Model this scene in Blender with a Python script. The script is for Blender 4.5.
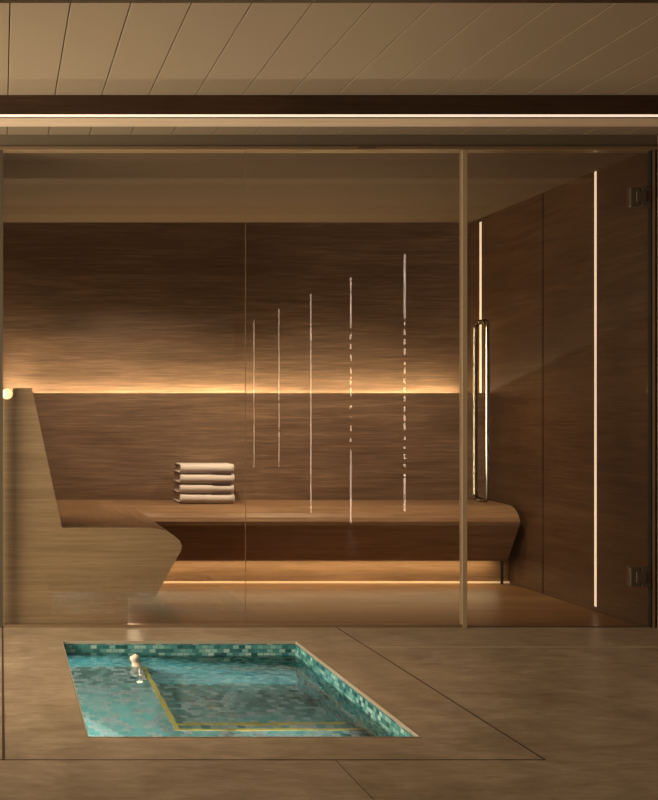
import bpy, bmesh, math, random
from mathutils import Vector
random.seed(4)
S = bpy.context.scene
COL = S.collection
for o in list(bpy.data.objects): bpy.data.objects.remove(o)

# ------------------------------------------------------------------ camera, world, exposure, large lights
CAMZ = 1.03
cd = bpy.data.cameras.new('camera'); cam = bpy.data.objects.new('camera', cd); COL.objects.link(cam)
cam.location = (0, 0, CAMZ); cam.rotation_euler = (math.pi/2, 0, 0)
cd.sensor_fit = 'HORIZONTAL'; cd.sensor_width = 36; cd.lens = 36*1035/658
cd.shift_x = 328/658; cd.shift_y = 14/658
cd.clip_start = .05; cd.clip_end = 100
S.camera = cam
W = bpy.data.worlds.new('world'); S.world = W; W.use_nodes = True
bg = W.node_tree.nodes['Background']; bg.inputs[0].default_value = (1, .80, .6, 1); bg.inputs[1].default_value = .085
S.view_settings.view_transform = 'Standard'; S.view_settings.look = 'None'
S.view_settings.exposure = 0; S.view_settings.gamma = 1; S.view_settings.use_curve_mapping = False
S.cycles.caustics_reflective = False; S.cycles.caustics_refractive = False
S.cycles.max_bounces = 10; S.cycles.transparent_max_bounces = 16
S.cycles.sample_clamp_indirect = 3; S.cycles.blur_glossy = .5

def area(name, loc, target, sx, sy, power, col, spread=180):
    l = bpy.data.lights.new(name, 'AREA'); l.shape = 'RECTANGLE'; l.size = sx; l.size_y = sy
    l.energy = power; l.color = col; l.spread = math.radians(spread)
    o = bpy.data.objects.new(name, l); COL.objects.link(o); o.location = loc
    o.rotation_euler = (Vector(target)-Vector(loc)).to_track_quat('-Z', 'Z').to_euler()
    return o
def spot(name, loc, target, power, col, angle, blend=.6, r=.04):
    l = bpy.data.lights.new(name, 'SPOT'); l.energy = power; l.color = col
    l.spot_size = math.radians(angle); l.spot_blend = blend; l.shadow_soft_size = r
    o = bpy.data.objects.new(name, l); COL.objects.link(o); o.location = loc
    o.rotation_euler = (Vector(target)-Vector(loc)).to_track_quat('-Z', 'Y').to_euler()
    return o
WARM = (1, .80, .46); WARM2 = (1, .80, .52); NEUT = (1, .86, .64)
# unseen fill lamps added to light the outer room from left, rear and below
area('side_fill', (-1.9, 3.75, 1.25), (1.6, 4.85, .95), 1.8, 1.7, 86, NEUT, 118)
area('rear_fill', (-2.2, -2.6, 1.5), (1.4, 5, .9), 3.0, 2.0, 6, NEUT)
area('ceiling_fill', (-.9, 2.4, .3), (.9, 4.0, 2.37), 1.2, .6, 9, NEUT)
# concealed strips of the cabin
area('rear_cove_light', (1.58, 6.925, 1.125), (1.58, 6.935, 3), 3.0, .03, 25, WARM)
area('left_cove_light', (.035, 6.0, 1.125), (.035, 6.0, 3), .03, 1.7, 6, (1, .84, .55))
area('rear_plinth_light', (1.85, 6.375, .128), (1.85, 6.375, -1), 2.4, .03, 5.6, WARM)
spot('cabin_fill_spot', (.75, 5.7, 2.29), (.9, 6.6, .2), 190, WARM2, 92, 1)  # this and the next spot are added as unseen cabin fill
spot('cabin_fill_spot', (2.1, 5.7, 2.29), (2.3, 6.5, .2), 170, WARM2, 92, 1)
area('left_cove_light', (.075, 6.78, 1.125), (.075, 6.84, 3), .12, .14, 3.8, (1, .84, .50))
# unseen lamps added under the water to brighten the tiles
area('pool_fill', (.48, 3.33, -.11), (.46, 4.1, -.50), .26, .06, 23, (1, 1, .97), 58)
area('pool_fill', (.98, 3.33, -.11), (.97, 4.05, -.56), .26, .06, 10, (1, 1, .97), 58)
area('pool_step_fill', (.97, 3.806, -.290), (.97, 4.0, -.56), .64, .012, .6, (1, 1, .95), 80)  # strips added below the edges to light the step and deep floor
area('pool_step_fill', (.97, 4.018, -.425), (.97, 4.2, -.60), .60, .012, 2.1, (1, 1, .97), 90)
spot('pool_downlight', (.55, 3.6, 2.34), (.75, 4.3, 0), 60, WARM2, 60, .8)

# ------------------------------------------------------------------ materials
def new_mat(name):
    m = bpy.data.materials.new(name); m.use_nodes = True
    nt = m.node_tree; return m, nt, nt.nodes, nt.links, nt.nodes['Principled BSDF']
def plain(name, col, rough=.5, metal=0, emit=None, strength=0):
    m, nt, N, L, b = new_mat(name)
    b.inputs['Base Color'].default_value = (*col, 1); b.inputs['Roughness'].default_value = rough
    b.inputs['Metallic'].default_value = metal
    if emit:
        b.inputs['Emission Color'].default_value = (*emit, 1); b.inputs['Emission Strength'].default_value = strength
    return m
def ramp(N, stops):
    r = N.new('ShaderNodeValToRGB'); e = r.color_ramp.elements
    e[0].position, e[0].color = stops[0][0], (*stops[0][1], 1)
    e[1].position, e[1].color = stops[-1][0], (*stops[-1][1], 1)
    for p, c in stops[1:-1]:
        k = e.new(p); k.color = (*c, 1)
    return r
def wood(name, dark, mid, light, axis='X', rough=.45, fine=1.0, spec=.3, wav=1.0, k=1.0, st=1.0, tight=0):
    """veneer whose grain runs along the given axis"""
    m, nt, N, L, b = new_mat(name)
    tc = N.new('ShaderNodeNewGeometry')
    def mapped(al, ac):
        mp = N.new('ShaderNodeMapping'); L.new(tc.outputs['Position'], mp.inputs[0])
        al *= st; mp.inputs['Scale'].default_value = {'X': (al, ac, ac), 'Y': (ac, al, ac), 'Z': (ac, ac, al)}[axis]
        return mp
    def noise(mp, det, dist, rg=.6):
        n = N.new('ShaderNodeTexNoise'); n.inputs['Scale'].default_value = 1
        n.inputs['Detail'].default_value = det; n.inputs['Distortion'].default_value = dist
        n.inputs['Roughness'].default_value = rg; L.new(mp.outputs[0], n.inputs['Vector']); return n
    n1 = noise(mapped(.8*k, 9*k), 6, 1.4*wav)          # cathedral figure
    n2 = noise(mapped(2.6*k, 70*k), 6, .6, .75)        # streaks
    n3 = noise(mapped(5*k, 130*k), 2, .2)              # pores
    n4 = noise(mapped(1.1*k, 2.2*k), 2, 0)             # board-scale tone
    def mix(a, bb, f):
        x = N.new('ShaderNodeMix'); x.data_type = 'FLOAT'; x.inputs[0].default_value = f
        L.new(a, x.inputs[2]); L.new(bb, x.inputs[3]); return x.outputs[0]
    v = mix(n1.outputs[0], n2.outputs[0], .55); v = mix(v, n3.outputs[0], .25*fine); v = mix(v, n4.outputs[0], .2)
    r = ramp(N, [(.36+tight, dark), (.5, mid), (.64-tight, light)]); L.new(v, r.inputs[0])
    L.new(r.outputs[0], b.inputs['Base Color'])
    b.inputs['Roughness'].default_value = rough; b.inputs['Specular IOR Level'].default_value = spec
    bp = N.new('ShaderNodeBump'); bp.inputs['Strength'].default_value = .15; bp.inputs['Distance'].default_value = .002
    L.new(v, bp.inputs['Height']); L.new(bp.outputs[0], b.inputs['Normal'])
    return m
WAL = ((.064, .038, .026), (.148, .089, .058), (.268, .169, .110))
M_wallX = wood('walnut_veneer_wall', *WAL, 'X', .5)
M_wallY = wood('walnut_veneer_side_wall', *WAL, 'Y', .42)
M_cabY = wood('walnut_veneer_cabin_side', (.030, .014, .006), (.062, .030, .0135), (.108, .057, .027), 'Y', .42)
M_panel = wood('end_panel_veneer_lit', (.17, .112, .062), (.27, .185, .108), (.38, .27, .165), 'X', .5, k=.8)  # lighter tone imitates light falling in from the outer room
M_bench = wood('walnut_bench_wood', (.11, .060, .032), (.205, .115, .063), (.30, .18, .105), 'X', .38)
M_benchY = wood('walnut_bench_wood_side', (.11, .060, .032), (.205, .115, .063), (.30, .18, .105), 'Y', .38)
M_cfloor = wood('cabin_floor_wood', (.085, .040, .016), (.15, .076, .033), (.22, .12, .055), 'X', .38, wav=.4, spec=.10)
M_floor = wood('travertine_floor', (.20, .145, .094), (.31, .23, .153), (.44, .34, .235), 'X', .34, fine=.5, spec=.35, k=.4, st=8, tight=.02)
M_beam = wood('dark_beam_wood', (.022, .010, .005), (.045, .022, .011), (.075, .038, .02), 'X', .45)
M_beam_under = wood('beam_underside_wood_lit', (.62, .47, .33), (.74, .58, .43), (.82, .67, .51), 'X', .5)  # raised pale colour stands in for light on the underside
M_ceil = plain('painted_ceiling_plank', (.335, .26, .178), .55)
M_gap = plain('ceiling_gap', (.02, .012, .008), .9)
M_cceil = plain('cabin_ceiling_board', (.128, .084, .055), .7)
M_cceil.node_tree.nodes['Principled BSDF'].inputs['Specular IOR Level'].default_value = .2
M_head = plain('header_paint', (.12, .09, .06), .35)
M_bronze = plain('bronze_profile', (.34, .24, .15), .35, .7)
M_bronze_d = plain('dark_bronze', (.075, .056, .036), .4, .2)
M_black = plain('black_seal', (.006, .004, .003), .5)
M_chrome = plain('chrome', (.30, .26, .20), .05, 1)
M_edge = plain('glass_edge_profile', (.42, .31, .19), .3, .2)
M_joint_g = plain('clear_joint_silicone', (.20, .13, .08), .3)
M_seam = plain('dark_seam', (.012, .006, .004), .8)
M_line = plain('wall_light_diffuser', (.8, .7, .6), .4, 0, (1, .70, .48), .62)
M_line_out = plain('outer_light_diffuser', (.8, .7, .6), .4, 0, (1, .76, .56), 12)
M_beam_led = plain('beam_led_diffuser', (.8, .7, .6), .4, 0, (1, .80, .62), .86)
M_led = plain('concealed_led_diffuser', (.8, .7, .6), .4, 0, (1, .78, .52), 7)
M_led_low = plain('floor_led_diffuser', (.8, .6, .4), .4, 0, (1, .64, .32), .32)
M_led_ball = plain('cove_led_end', (.9, .8, .6), .4, 0, (1, .74, .36), 1.5)
M_rim = plain('pool_rim_metal', (.50, .41, .30), .35, .3)
M_nose = plain('yellow_step_nosing', (.95, .68, .17), .4)
M_seal = plain('pale_joint', (.50, .40, .28), .5)
M_joint = plain('dark_joint', (.05, .03, .02), .6)

def tiles(name, stops, ax, bw, rh, rot=0, grout=(.10, .16, .15)):
    m, nt, N, L, b = new_mat(name)
    g = N.new('ShaderNodeNewGeometry'); sp = N.new('ShaderNodeSeparateXYZ'); cb = N.new('ShaderNodeCombineXYZ')
    L.new(g.outputs['Position'], sp.inputs[0]); L.new(sp.outputs[ax[0]], cb.inputs[0]); L.new(sp.outputs[ax[1]], cb.inputs[1])
    br = N.new('ShaderNodeTexBrick'); L.new(cb.outputs[0], br.inputs['Vector'])
    br.inputs['Scale'].default_value = 1; br.inputs['Mortar Size'].default_value = .0011
    br.inputs['Mortar Smooth'].default_value = .1; br.inputs['Brick Width'].default_value = bw
    br.inputs['Row Height'].default_value = rh; br.offset = .5
    br.inputs['Color1'].default_value = (0, 0, 0, 1); br.inputs['Color2'].default_value = (1, 1, 1, 1)
    br.inputs['Mortar'].default_value = (.5, .5, .5, 1)
    r = ramp(N, stops); r.color_ramp.interpolation = 'LINEAR'; L.new(br.outputs['Color'], r.inputs[0])
    mx = N.new('ShaderNodeMix'); mx.data_type = 'RGBA'; L.new(br.outputs['Fac'], mx.inputs[0])
    L.new(r.outputs[0], mx.inputs[6]); mx.inputs[7].default_value = (*grout, 1)
    L.new(mx.outputs[2], b.inputs['Base Color'])
    b.inputs['Roughness'].default_value = .22
    return m
TW = [(0, (.012, .09, .095)), (.3, (.035, .19, .20)), (.55, (.08, .30, .30)), (.8, (.20, .44, .42)), (1, (.40, .60, .56))]
TF = [(.1, (.03, .11, .095)), (.35, (.10, .23, .20)), (.55, (.22, .37, .32)), (.75, (.42, .56, .50)), (.95, (.78, .85, .78))]
M_tileXZ = tiles('mosaic_rear', TW, (0, 2), .028, .0172)
M_tileYZ = tiles('mosaic_side', TW, (1, 2), .028, .0172)
M_tileXY = tiles('mosaic_level', TF, (0, 1), .034, .034)

def glass_mat(name, base_t, refl0=.045, tint=(1, 1, 1), scale=1.0):
    m = bpy.data.materials.new(name); m.use_nodes = True; nt = m.node_tree; N, L = nt.nodes, nt.links
    N.remove(N['Principled BSDF']); out = N['Material Output']
    g = N.new('ShaderNodeNewGeometry'); d = N.new('ShaderNodeVectorMath'); d.operation = 'DOT_PRODUCT'
    L.new(g.outputs['Normal'], d.inputs[0]); L.new(g.outputs['Incoming'], d.inputs[1])
    def mth(op, a, bb):
        x = N.new('ShaderNodeMath'); x.operation = op
        for i, v in enumerate((a, bb)):
            if v is None: continue
            if isinstance(v, (int, float)): x.inputs[i].default_value = v
            else: L.new(v, x.inputs[i])
        return x.outputs[0]
    c = mth('ABSOLUTE', d.outputs['Value'], None); c = mth('SUBTRACT', 1, c); c = mth('POWER', c, 5)
    c = mth('MULTIPLY', c, 1-refl0); c = mth('ADD', c, refl0)
    t = N.new('ShaderNodeBsdfTransparent'); t.inputs[0].default_value = (*tint, 1)
    gl = N.new('ShaderNodeBsdfGlossy'); gl.inputs['Roughness'].default_value = 0
    mx = N.new('ShaderNodeMixShader'); L.new(c, mx.inputs[0]); L.new(t.outputs[0], mx.inputs[1]); L.new(gl.outputs[0], mx.inputs[2])
    L.new(mx.outputs[0], out.inputs[0]); return m
M_glass = glass_mat('clear_pane', 1, .045, (.985, .975, .96))
def water_mat():
    m = bpy.data.materials.new('pool_water'); m.use_nodes = True; nt = m.node_tree; N, L = nt.nodes, nt.links
    N.remove(N['Principled BSDF']); out = N['Material Output']
    g = N.new('ShaderNodeBsdfGlass'); g.inputs['IOR'].default_value = 1.33; g.inputs['Roughness'].default_value = 0
    g.inputs['Color'].default_value = (.90, .97, .95, 1)
    geo = N.new('ShaderNodeNewGeometry')
    n = N.new('ShaderNodeTexNoise'); n.inputs['Scale'].default_value = 7; n.inputs['Detail'].default_value = 2
    L.new(geo.outputs['Position'], n.inputs['Vector'])
    bp = N.new('ShaderNodeBump'); bp.inputs['Strength'].default_value = .10; bp.inputs['Distance'].default_value = .03
    L.new(n.outputs[0], bp.inputs['Height']); L.new(bp.outputs[0], g.inputs['Normal'])
    L.new(g.outputs[0], out.inputs[0]); return m
M_water = water_mat()
def cloth_mat():
    m, nt, N, L, b = new_mat('cream_towelling')
    n = N.new('ShaderNodeTexNoise'); n.inputs['Scale'].default_value = 260; n.inputs['Detail'].default_value = 2
    r = ramp(N, [(.3, (.50, .43, .415)), (.7, (.70, .61, .59))]); L.new(n.outputs[0], r.inputs[0]); L.new(r.outputs[0], b.inputs['Base Color'])
    bp = N.new('ShaderNodeBump'); bp.inputs['Strength'].default_value = .5; bp.inputs['Distance'].default_value = .003
    L.new(n.outputs[0], bp.inputs['Height']); L.new(bp.outputs[0], b.inputs['Normal']); b.inputs['Roughness'].default_value = .9
    return m
M_towel = cloth_mat()
M_band = plain('dark_towel_band', (.10, .055, .05), .8)

# ------------------------------------------------------------------ helpers
def obj(name, bm, mat, parent=None, smooth=False, bevel=0):
    me = bpy.data.meshes.new(name); bmesh.ops.recalc_face_normals(bm, faces=bm.faces); bm.to_mesh(me); bm.free()
    for m in (mat if isinstance(mat, (list, tuple)) else [mat]): me.materials.append(m)
    if smooth: me.polygons.foreach_set('use_smooth', [True]*len(me.polygons))
    o = bpy.data.objects.new(name, me); COL.objects.link(o)
    if parent:
        o.parent = parent; o.location = -Vector(root_loc(parent))
    if bevel:
        b = o.modifiers.new('bevel', 'BEVEL'); b.width = bevel; b.segments = 2; b.limit_method = 'ANGLE'
    return o
def root_loc(p):
    v = Vector((0, 0, 0))
    while p: v = v+p.location; p = p.parent
    return v
def tag(o, label, cat, group=None, kind=None):
    o['label'] = label; o['category'] = cat
    if group: o['group'] = group
    if kind: o['kind'] = kind
    return o
def struct(o, label=None, cat=None):
    o['kind'] = 'structure'
    if label: o['label'] = label
    if cat: o['category'] = cat
    return o
def thing(name, label, cat, loc, group=None, kind=None):
    o = bpy.data.objects.new(name, None); COL.objects.link(o); o.location = loc; o.empty_display_size = .05
    return tag(o, label, cat, group, kind)
def box(bm, x0, x1, y0, y1, z0, z1):
    v = [bm.verts.new(p) for p in ((x0,y0,z0),(x1,y0,z0),(x1,y1,z0),(x0,y1,z0),(x0,y0,z1),(x1,y0,z1),(x1,y1,z1),(x0,y1,z1))]
    for f in ((0,3,2,1),(4,5,6,7),(0,1,5,4),(1,2,6,5),(2,3,7,6),(3,0,4,7)): bm.faces.new([v[i] for i in f])
    return bm
def B(*a): return box(bmesh.new(), *a)
def prism(pts, a0, a1, axis='Y', bm=None):
    """closed outline pulled along an axis; pts are (u, z)"""
    bm = bm or bmesh.new()
    mk = (lambda u, z, a: (u, a, z)) if axis == 'Y' else (lambda u, z, a: (a, u, z))
    r0 = [bm.verts.new(mk(u, z, a0)) for u, z in pts]; r1 = [bm.verts.new(mk(u, z, a1)) for u, z in pts]
    n = len(pts)
    bm.faces.new(r0); bm.faces.new(r1[::-1])
    for i in range(n): bm.faces.new((r0[i], r0[(i+1) % n], r1[(i+1) % n], r1[i]))
    return bm
def tube(bm, path, r, seg=14):
    rings = []
    path = [Vector(p) for p in path]
    for i, p in enumerate(path):
        t = (path[min(i+1, len(path)-1)]-path[max(i-1, 0)]).normalized()
        u = t.cross(Vector((1, 0, 0))).normalized(); w = t.cross(u).normalized()
        rings.append([bm.verts.new(p+u*r*math.cos(a)+w*r*math.sin(a)) for a in [2*math.pi*k/seg for k in range(seg)]])
    for a, b in zip(rings, rings[1:]):
        for k in range(seg): bm.faces.new((a[k], a[(k+1) % seg], b[(k+1) % seg], b[k]))
    bm.faces.new(rings[0][::-1]); bm.faces.new(rings[-1])
    return bm

# ------------------------------------------------------------------ outer room
XR = 3.16; YPL = 6.43; YG = 5.0; ZC = 2.377; ZI = 2.32; YB = 6.97; ZF = -.02
PX0, PX1, PY0, PY1 = .28, 1.335, 3.30, 4.69
fl = bmesh.new()
for a in ((-3.5, PX0-.006, -4, 5.03), (PX1+.006, XR+.15, -4, 5.03), (PX0-.006, PX1+.006, -4, PY0-.006), (PX0-.006, PX1+.006, PY1+.006, 5.03)): box(fl, *a, -.12, 0)
struct(obj('floor', fl, M_floor))
# joints between the floor slabs, set flush
jt = bmesh.new()
box(jt, 1.616, 1.621, 3.08, 4.985, -.01, .0012)
box(jt, .003, .010, 3.08, 4.985, -.01, .0012)
box(jt, -3.4, 1.62, 3.080, 3.083, -.01, .0012)
struct(obj('trim_1', jt, M_joint))
struct(obj('trim_2', B(1.625, XR, 4.572, 4.577, -.01, .0014), M_seal))
struct(obj('trim_3', B(.994, .9955, 2.0, 3.075, -.01, .0008), M_joint))
struct(obj('wall_right', B(XR, XR+.15, -4, 4.985, -.02, ZC+.1), M_wallY))
ce = bmesh.new()
k0 = -18; P = .1983
for k in range(k0, 17):
    x0 = .030+P*k; x1 = min(x0+P, XR+.1)
    if x0 > XR: break
    box(ce, x0+.0018, x1-.0018, -4, 5.10, ZC, ZC+.02)
ceil = obj('ceiling', ce, M_ceil, bevel=.0015)
box_back = obj('ceiling_backing', B(-3.5, XR+.1, -4, 5.10, ZC+.012, ZC+.06), M_gap, ceil)
struct(ceil)
# beam with light line, hanging under the planks
YA0 = 1.347*1035/319; YA1 = 4.50
bm_ = thing('trim_4', 'dark wooden ceiling beam with a light line along its lower front edge', 'beam', (0, YA0, 2.28), kind='structure')
obj('beam_body', B(-3.4, XR, YA0, YA1, 2.2845, ZC), M_beam, bm_)
obj('beam_underside', B(-3.4, XR, YA0+.012, YA1+.001, 2.280, 2.2845), M_beam_under, bm_)
obj('light_line', B(-3.4, XR, YA0-.003, YA0, 2.2845, 2.294), M_beam_led, bm_)
struct(obj('trim_5', B(-3.4, XR, 3.15, 3.329, 2.352, ZC), M_beam))
# header over the glazing
struct(obj('trim_6', B(-.06, XR+.02, 4.99, 5.06, ZI-.004, ZC), M_head))
struct(obj('trim_7', B(-.02, XR, 4.975, 5.045, ZI-.018, ZI-.004), M_bronze))
struct(obj('trim_8', B(1.715, 1.80, 4.970, 4.976, ZI-.013, ZI-.008), M_chrome), 'small bright plate imitating a highlight on the rail above the glass', 'highlight')  # added plate puts a glint of light on the rail
# vertical light lines on the outer right wall; they show as reflections in the glass
def seg_line(name, Y, segs, label, hw=.008):
    t = thing(name, label, 'light', (XR, Y, min(a for a, b in segs)), 'outer wall light lines')
    for z0, z1 in segs: obj('diffuser', B(XR-.0015, XR+.004, Y-hw, Y+hw, z0, z1), M_line_out, t)
def broken(a, b, n, seed):
    rnd = random.Random(seed); out = []; z = a; st = (b-a)/n
    for i in range(n):
        w = st*rnd.uniform(.15, .75); o = st*rnd.uniform(0, .2); out.append((a+i*st+o, a+i*st+o+w))
    return out
def zat(y, Y): return CAMZ-(y-414)*(10-Y)/1035
for nm, px, top, bot, gaps in (('a', 404, 254, 512, (318, 478)), ('b', 350, 277, 523, (328, 455)), ('c', 310, 294, 512, None), ('d', 278, 308, 467, None), ('e', 253, 319, 467, None)):
    D = XR*1035/(px+.2); Y = 10-D
    zt, zb = zat(top, Y), zat(bot, Y)
    if gaps:
        g0, g1 = zat(gaps[1], Y), zat(gaps[0], Y)
        segs = [(zb, g0), (g1, zt)]+broken(g0, g1, 17 if nm == 'a' else 11, 3)
    else: segs = [(zb, zt)]
    lab = {'a': 'tall vertical light line with dotted middle, mirrored nearest the door', 'b': 'vertical light line with dotted middle, mirrored second from the door',
           'c': 'vertical light line mirrored in the middle of the row of five', 'd': 'short vertical light line mirrored second from the left of the five',
           'e': 'shortest vertical light line, mirrored nearest the stacked towels'}[nm]
    seg_line('light_line_lamp', Y, segs, lab, {'a': .0085, 'b': .008, 'c': .007, 'd': .005, 'e': .004}[nm])

# ------------------------------------------------------------------ cabin shell
struct(obj('floor_cabin', B(-.06, XR+.1, 5.03, YB+.1, -.1, ZF), M_cfloor))
wl = bmesh.new()
Ys = 6.034
box(wl, XR, XR+.15, 5.0, Ys-.007, -.1, ZI+.05); box(wl, XR, XR+.15, Ys+.007, YB+.1, -.1, ZI+.05); box(wl, XR+.03, XR+.15, Ys-.007, Ys+.007, -.1, ZI+.05)
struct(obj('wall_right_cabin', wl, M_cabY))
struct(obj('wall_back', B(-.2, XR, YB, YB+.12, -.1, ZI+.05), M_wallX))
struct(obj('wall_front', B(-3.5, -.15, 5.03, 5.15, -.02, ZC), M_wallX))
struct(obj('wall_left', B(-.15, -.004, 5.055, YB, -.1, ZI+.05), M_wallY))
cc = obj('ceiling_cabin', B(-.15, XR, 5.06, YB, ZI, ZI+.04), M_cceil); struct(cc)
for Y, y0, y1, lab in ((XR*1035/480, 222, 567, 'narrow vertical light line on the right wall behind the door handle'),
                  (XR*1035/595, 171.5, 606.5, 'long vertical light line on the right wall near the hinges')):
    t = thing('light_line_lamp', lab, 'light', (XR, Y, 0), 'light lines set into the cabin wall')
    z0, z1 = CAMZ-(y1-414)*Y/1035, min(CAMZ-(y0-414)*Y/1035, ZI-.002)
    z0 = max(z0, ZF+.004); hw = .0100*(Y/5.5)**1.5
    obj('diffuser', B(XR-.0035, XR+.002, Y-hw, Y+hw, z0, z1), M_line, t)
    obj('profile', B(XR-.002, XR+.002, Y-hw-.003, Y+hw+.003, z0-.002, z1), M_bronze_d, t)

# ------------------------------------------------------------------ sauna bench
prof = [(.727, .474), (.775, .468), (.815, .454), (.848, .434), (.872, .412), (.8835, .388), (.880, .364), (.868, .342), (.762, .150), (.751, .137), (.735, .132)]
YP0, YP1 = 5.055, 5.075
bench = thing('sauna_bench', 'long L-shaped walnut sauna bench with angular nose and tall end panel', 'bench', (1.5, 6.2, ZF))
# end panel with tall back slope, notch for the light, nose profile and toe recess
panel = [(-.003, ZF), (-.003, 1.113), (.0585, 1.113), (.0585, 1.157), (.151, 1.157), (.2976, .474)]+prof+[(.62, .132), (.62, ZF)]
obj('end_panel', prism(panel, YP0, YP1), M_panel, bench)
# side arm
side = [(.02, .474)]+prof+[(.02, .132)]
obj('seat', prism(side, YP1, 6.71), M_benchY, bench)
# rear arm: same nose looking towards the room
YT = 6.18
rear = [(YT+.8835-x, z) for x, z in prof]
rear = [(6.71, .4733)]+[(u, z-.0007) for u, z in rear]+[(6.71, .1313)]
def rear_seat():
    b = bmesh.new(); x0 = .70
    r0 = [b.verts.new((x0, u, z)) for u, z in rear]
    # right end leans in towards the floor
    r1 = [b.verts.new((3.150-(6.71-u)*.095-max(0, .39-z)*.10, u, z)) for u, z in rear]
    n = len(rear); b.faces.new(r0); b.faces.new(r1[::-1])
    for i in range(n): b.faces.new((r0[i], r0[(i+1) % n], r1[(i+1) % n], r1[i]))
    return b
obj('seat', rear_seat(), M_bench, bench)
obj('backrest', prism([(6.71, .474), (6.71, 1.166), (6.728, 1.166), (6.728, .474)], .0, 3.155, 'X'), M_wallX, bench)
obj('backrest', prism([(.0585+.10-.012, 1.157), (.151, 1.157), (.2976, .474), (.27, .474)], YP1, 6.71), M_wallY, bench)
obj('cove_shelf', B(.0, 3.155, 6.728, YB, 1.085, 1.10), M_bench, bench)
obj('cove_shelf', B(.0, .14, YP1, 6.71, 1.085, 1.10), M_benchY, bench)
obj('plinth', B(.30, 3.155, YPL, YPL+.08, ZF, .132), M_bench, bench)
obj('plinth', B(.60, .62, YP1, YPL, ZF, .132), M_benchY, bench)
obj('support_post', B(3.084, 3.097, 6.380, 6.393, ZF, .132), M_black, bench)
obj('light_strip', B(.62, 3.155, YPL-.011, YPL, ZF, ZF+.010), M_led_low, bench)
obj('light_strip', B(.665, .693, 5.08, 6.3, .1305, .1325), M_led, bench)
# round glowing end of the left cove light
b = bmesh.new(); tube(b, [(.030, 5.045, 1.128), (.030, 5.06, 1.128), (.030, 6.60, 1.128)], .026, 20)
obj('cove_light_tube', b, M_led_ball, bench, True)

# ------------------------------------------------------------------ towels
def towel(i, z, x0, x1, y0, h, label):
    t = thing('folded_towel', label, 'towel', ((x0+x1)/2, y0+.12, z), 'towels stacked on the bench')
    d = .24; th = h*.36
    def lay(za, zb, y_in, bm):
        # one folded layer with soft edges
        pts = []
        r = (zb-za)/2; n = 8
        for k in range(n+1):
            a = math.pi/2+math.pi*k/n; pts.append((y0+y_in+r+r*math.cos(a), (za+zb)/2+r*math.sin(a)))
        pts += [(y0+d, za), (y0+d, zb)]
        prism(pts, x0+.010, x1-.002, 'X', bm)
    b = bmesh.new()
    # outer wrap: a C that opens at the back, its front rolled edge facing the room
    n = 12; r = h/2-.001; ri = r-.0115
    out = [(y0+r+r*math.cos(a), z+h/2+r*math.sin(a)) for a in [math.pi/2+math.pi*k/n for k in range(n+1)]]
    inn = [(y0+r+ri*math.cos(a), z+h/2+ri*math.sin(a)) for a in [math.pi/2+math.pi*k/n for k in range(n+1)]]
    pts = out+[(y0+d, z+.001), (y0+d, z+.0125)]+inn[::-1]+[(y0+d, z+h-.0125), (y0+d, z+h-.001)]
    # several slices along x so the roll sags a little
    cuts = 14; rings = []
    rnd = random.Random(i*7)
    ph = rnd.uniform(0, 6)
    for k in range(cuts+1):
        u = k/cuts; x = x0+(x1-x0)*u
        sag = .0014*math.sin(u*7+ph)+.001*math.sin(u*17+ph)
        endp = .004*(1-min(1, min(u, 1-u)*9))
        rings.append([b.verts.new((x+(.006*(p[1]-z)/h if k == 0 else 0), p[0]+endp+sag, z+(p[1]-z)*(1-endp*6)+endp*.5)) for p in pts])
    m = len(pts)
    for r0, r1 in zip(rings, rings[1:]):
        for q in range(m): b.faces.new((r0[q], r0[(q+1) % m], r1[(q+1) % m], r1[q]))
    b.faces.new(rings[0]); b.faces.new(rings[-1][::-1])
    obj('outer_fold', b, M_towel, t, True)
    b = bmesh.new(); lay(z+.014, z+h/2-.0005, .015, b); lay(z+h/2+.0005, z+h-.014, .015, b)
    obj('inner_fold', b, M_towel, t, True)
    xb = x0+(x1-x0)*.60
    if i == 0: return
    obj('woven_band', B(xb, xb+.115, y0+.005, y0+.15, z-.0008, z+.005), M_band, t)
tz = .474; hh = .0605
tl = ['cream folded towel lying on the wooden bench, bottom of the stack', 'cream folded towel second from the bottom of the stack',
      'cream folded towel directly under the topmost one', 'cream folded towel on top of the stack']
for i in range(4):
    towel(i, tz+i*(hh+.001), 1.104+[0, .0, .002, .004][i], 1.446+[0, -.002, 0, -.002][i], 6.40+[.0, .003, .0, .004][i], hh, tl[i])

# ------------------------------------------------------------------ glazing
def pane(name, x0, x1):
    return struct(obj(name, B(x0, x1, YG, YG+.010, .012, ZI-.018), M_glass))
w1 = pane('window_1', .012, 1.181); w2 = pane('window_2', 1.1835, 2.225)
obj('glass_joint', B(1.1815, 1.183, YG+.001, YG+.009, .012, ZI-.018), M_joint_g, w1)
obj('bottom_channel', B(.012, 2.225, YG-.010, YG+.020, 0, .014), M_bronze, w1)
struct(obj('trim_9', B(-.02, .010, YG-.012, YG+.022, 0, ZI-.018), M_bronze_d))
struct(obj('trim_10', B(2.225, 2.247, YG-.012, YG+.022, 0, ZI-.018), M_edge))
struct(obj('trim_11', B(3.141, 3.153, YG-.012, YG+.022, 0, ZI-.018), M_bronze))
obj('dark_seal', B(3.132, 3.141, YG-.010, YG+.012, 0, ZI-.018), M_black, bpy.data.objects['trim_11'])
obj('dark_seal', B(3.153, XR, YG-.010, YG+.022, 0, ZI-.018), M_black, bpy.data.objects['trim_11'])
door = thing('door_1', 'frameless glass cabin door with chrome pull handles on both faces', 'door', (3.12, YG, 0), kind='structure')
obj('glass_panel', B(2.252, 3.126, YG, YG+.010, .008, ZI-.022), M_glass, door)
obj('threshold', B(2.247, XR, YG-.004, YG+.012, 0, .004), M_bronze_d, door)
hx = 2.322
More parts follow.
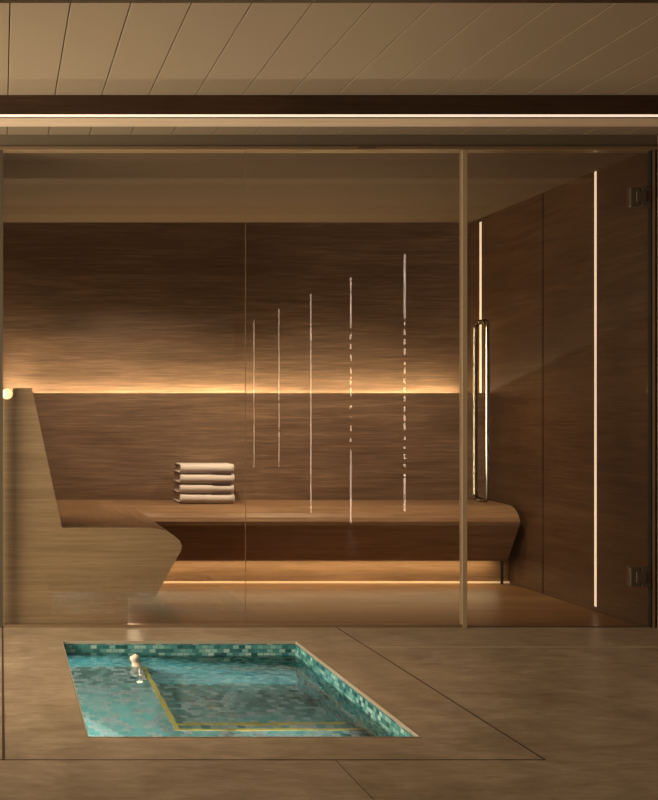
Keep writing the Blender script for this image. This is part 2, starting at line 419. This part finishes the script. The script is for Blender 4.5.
for s in (-1, 1):
    yy = YG+.005+s*.065; zt, zb = 1.475, .615; r = .03
    path = [(hx, YG+.005+s*.006, zt)]
    for k in range(7):
        a = math.pi/2*k/6; path.append((hx, yy-s*r+s*r*math.sin(a), zt-r+r*math.cos(a)))
    for k in range(7):
        a = math.pi/2*k/6; path.append((hx, yy-s*r+s*r*math.cos(a), zb+r-r*math.sin(a)))
    path.append((hx, YG+.005+s*.006, zb))
    h = obj('pull_handle', tube(bmesh.new(), path, .0118, 18), M_chrome, door, True)
for zc in (2.077, .243):
    b = B(3.036, 3.082, YG-.012, YG+.022, zc-.046, zc+.046)
    hb = obj('hinge', b, M_bronze_d, door, bevel=.002)
    hb2 = B(3.088, 3.131, YG-.014, YG+.024, zc-.046, zc+.046)
    obj('hinge_leaf', hb2, M_bronze_d, hb, bevel=.002)
    obj('hinge_knuckle', B(3.060, 3.108, YG-.020, YG+.026, zc-.026, zc+.026), M_bronze_d, hb, bevel=.003)

# ------------------------------------------------------------------ plunge pool
pool = thing('plunge_pool', 'sunken plunge pool lined with teal mosaic tiles and yellow step edges', 'pool', (.8, 4.0, 0))
ZD = -.543; ZS = -.268; ZS2 = -.403
obj('rear_wall', B(PX0-.02, PX1+.02, PY1, PY1+.02, ZD, -.013), M_tileXZ, pool)
obj('side_wall', B(PX1, PX1+.02, PY0, PY1, ZD, -.013), M_tileYZ, pool)
obj('side_wall', B(PX0-.02, PX0, PY0, PY1, ZD, -.013), M_tileYZ, pool)
obj('front_wall', B(PX0-.02, PX1+.02, PY0-.02, PY0, ZD, -.013), M_tileXZ, pool)
obj('basin_floor', B(PX0, PX1, PY0, PY1, ZD-.03, ZD), M_tileXY, pool)
ld = bmesh.new(); XN = .655; YN = 3.80
prism([(PX0, 0)], 0, 0) if False else None
L_ = [(PX0, PY0), (PX1, PY0), (PX1, YN), (XN, YN), (XN, PY1), (PX0, PY1)]
lo = [ld.verts.new((x, y, ZD)) for x, y in L_]; hi = [ld.verts.new((x, y, ZS)) for x, y in L_]
ld.faces.new(lo); ld.faces.new(hi)
for i in range(6): ld.faces.new((lo[i], lo[(i+1) % 6], hi[(i+1) % 6], hi[i]))
obj('seat_ledge', ld, M_tileXY, pool)
obj('step', B(XN, PX1, YN, 4.01, ZD, ZS2), M_tileXY, pool)
nz = bmesh.new()
box(nz, XN-.019, XN+.001, YN, PY1-.002, ZS, ZS+.003); box(nz, XN-.019, PX1-.004, YN-.020, YN+.001, ZS, ZS+.003)
obj('ledge_nosing', nz, M_nose, pool)
obj('step_nosing', B(XN+.01, PX1-.004, 4.0-.016, 4.011, ZS2, ZS2+.003), M_nose, pool)
rim = bmesh.new(); w = .0045
for a in ((PX0-w, PX1+w, PY1, PY1+w), (PX0-w, PX1+w, PY0-w, PY0), (PX0-w, PX0, PY0, PY1), (PX1, PX1+w, PY0, PY1)): box(rim, *a, -.012, .0016)
obj('rim_trim', rim, M_rim, pool)
wt = bmesh.new()
vs = [wt.verts.new(p) for p in ((PX0, PY0, -.063), (PX1, PY0, -.063), (PX1, PY1, -.063), (PX0, PY1, -.063))]; wt.faces.new(vs)
wo = obj('pool_water', wt, M_water)
if wo.data.polygons[0].normal.z < 0: wo.data.flip_normals()
tag(wo, 'clear rippling water filling the teal tiled plunge pool', 'water', kind='stuff')

# small pale ribbed shape for the bright mark near the ledge's rear end
fb = bmesh.new(); pth = []; N_ = 40
c0 = Vector((.578, 4.50, -.016)); c1 = Vector((.614, 4.46, -.262)); rings = []
for i in range(N_+1):
    u = i/N_; c = c0.lerp(c1, u); rr = (.014+.008*math.sin(math.pi*min(1, u*1.15+.05)))*(1+.22*math.sin(u*math.pi*11))
    if i in (0, N_): rr *= .35
    rings.append([fb.verts.new((c.x+rr*math.cos(a), c.y+rr*.8*math.sin(a), c.z+.004*math.cos(a))) for a in [2*math.pi*k/16 for k in range(16)]])
for a, b in zip(rings, rings[1:]):
    for k in range(16): fb.faces.new((a[k], a[(k+1) % 16], b[(k+1) % 16], b[k]))
fb.faces.new(rings[0]); fb.faces.new(rings[-1])
ft = obj('ribbed_shape', fb, plain('pale_ribbed_surface', (.80, .66, .54), .5), pool, True)
ft['label'] = 'small pale ribbed shape at the rear end of the ledge'
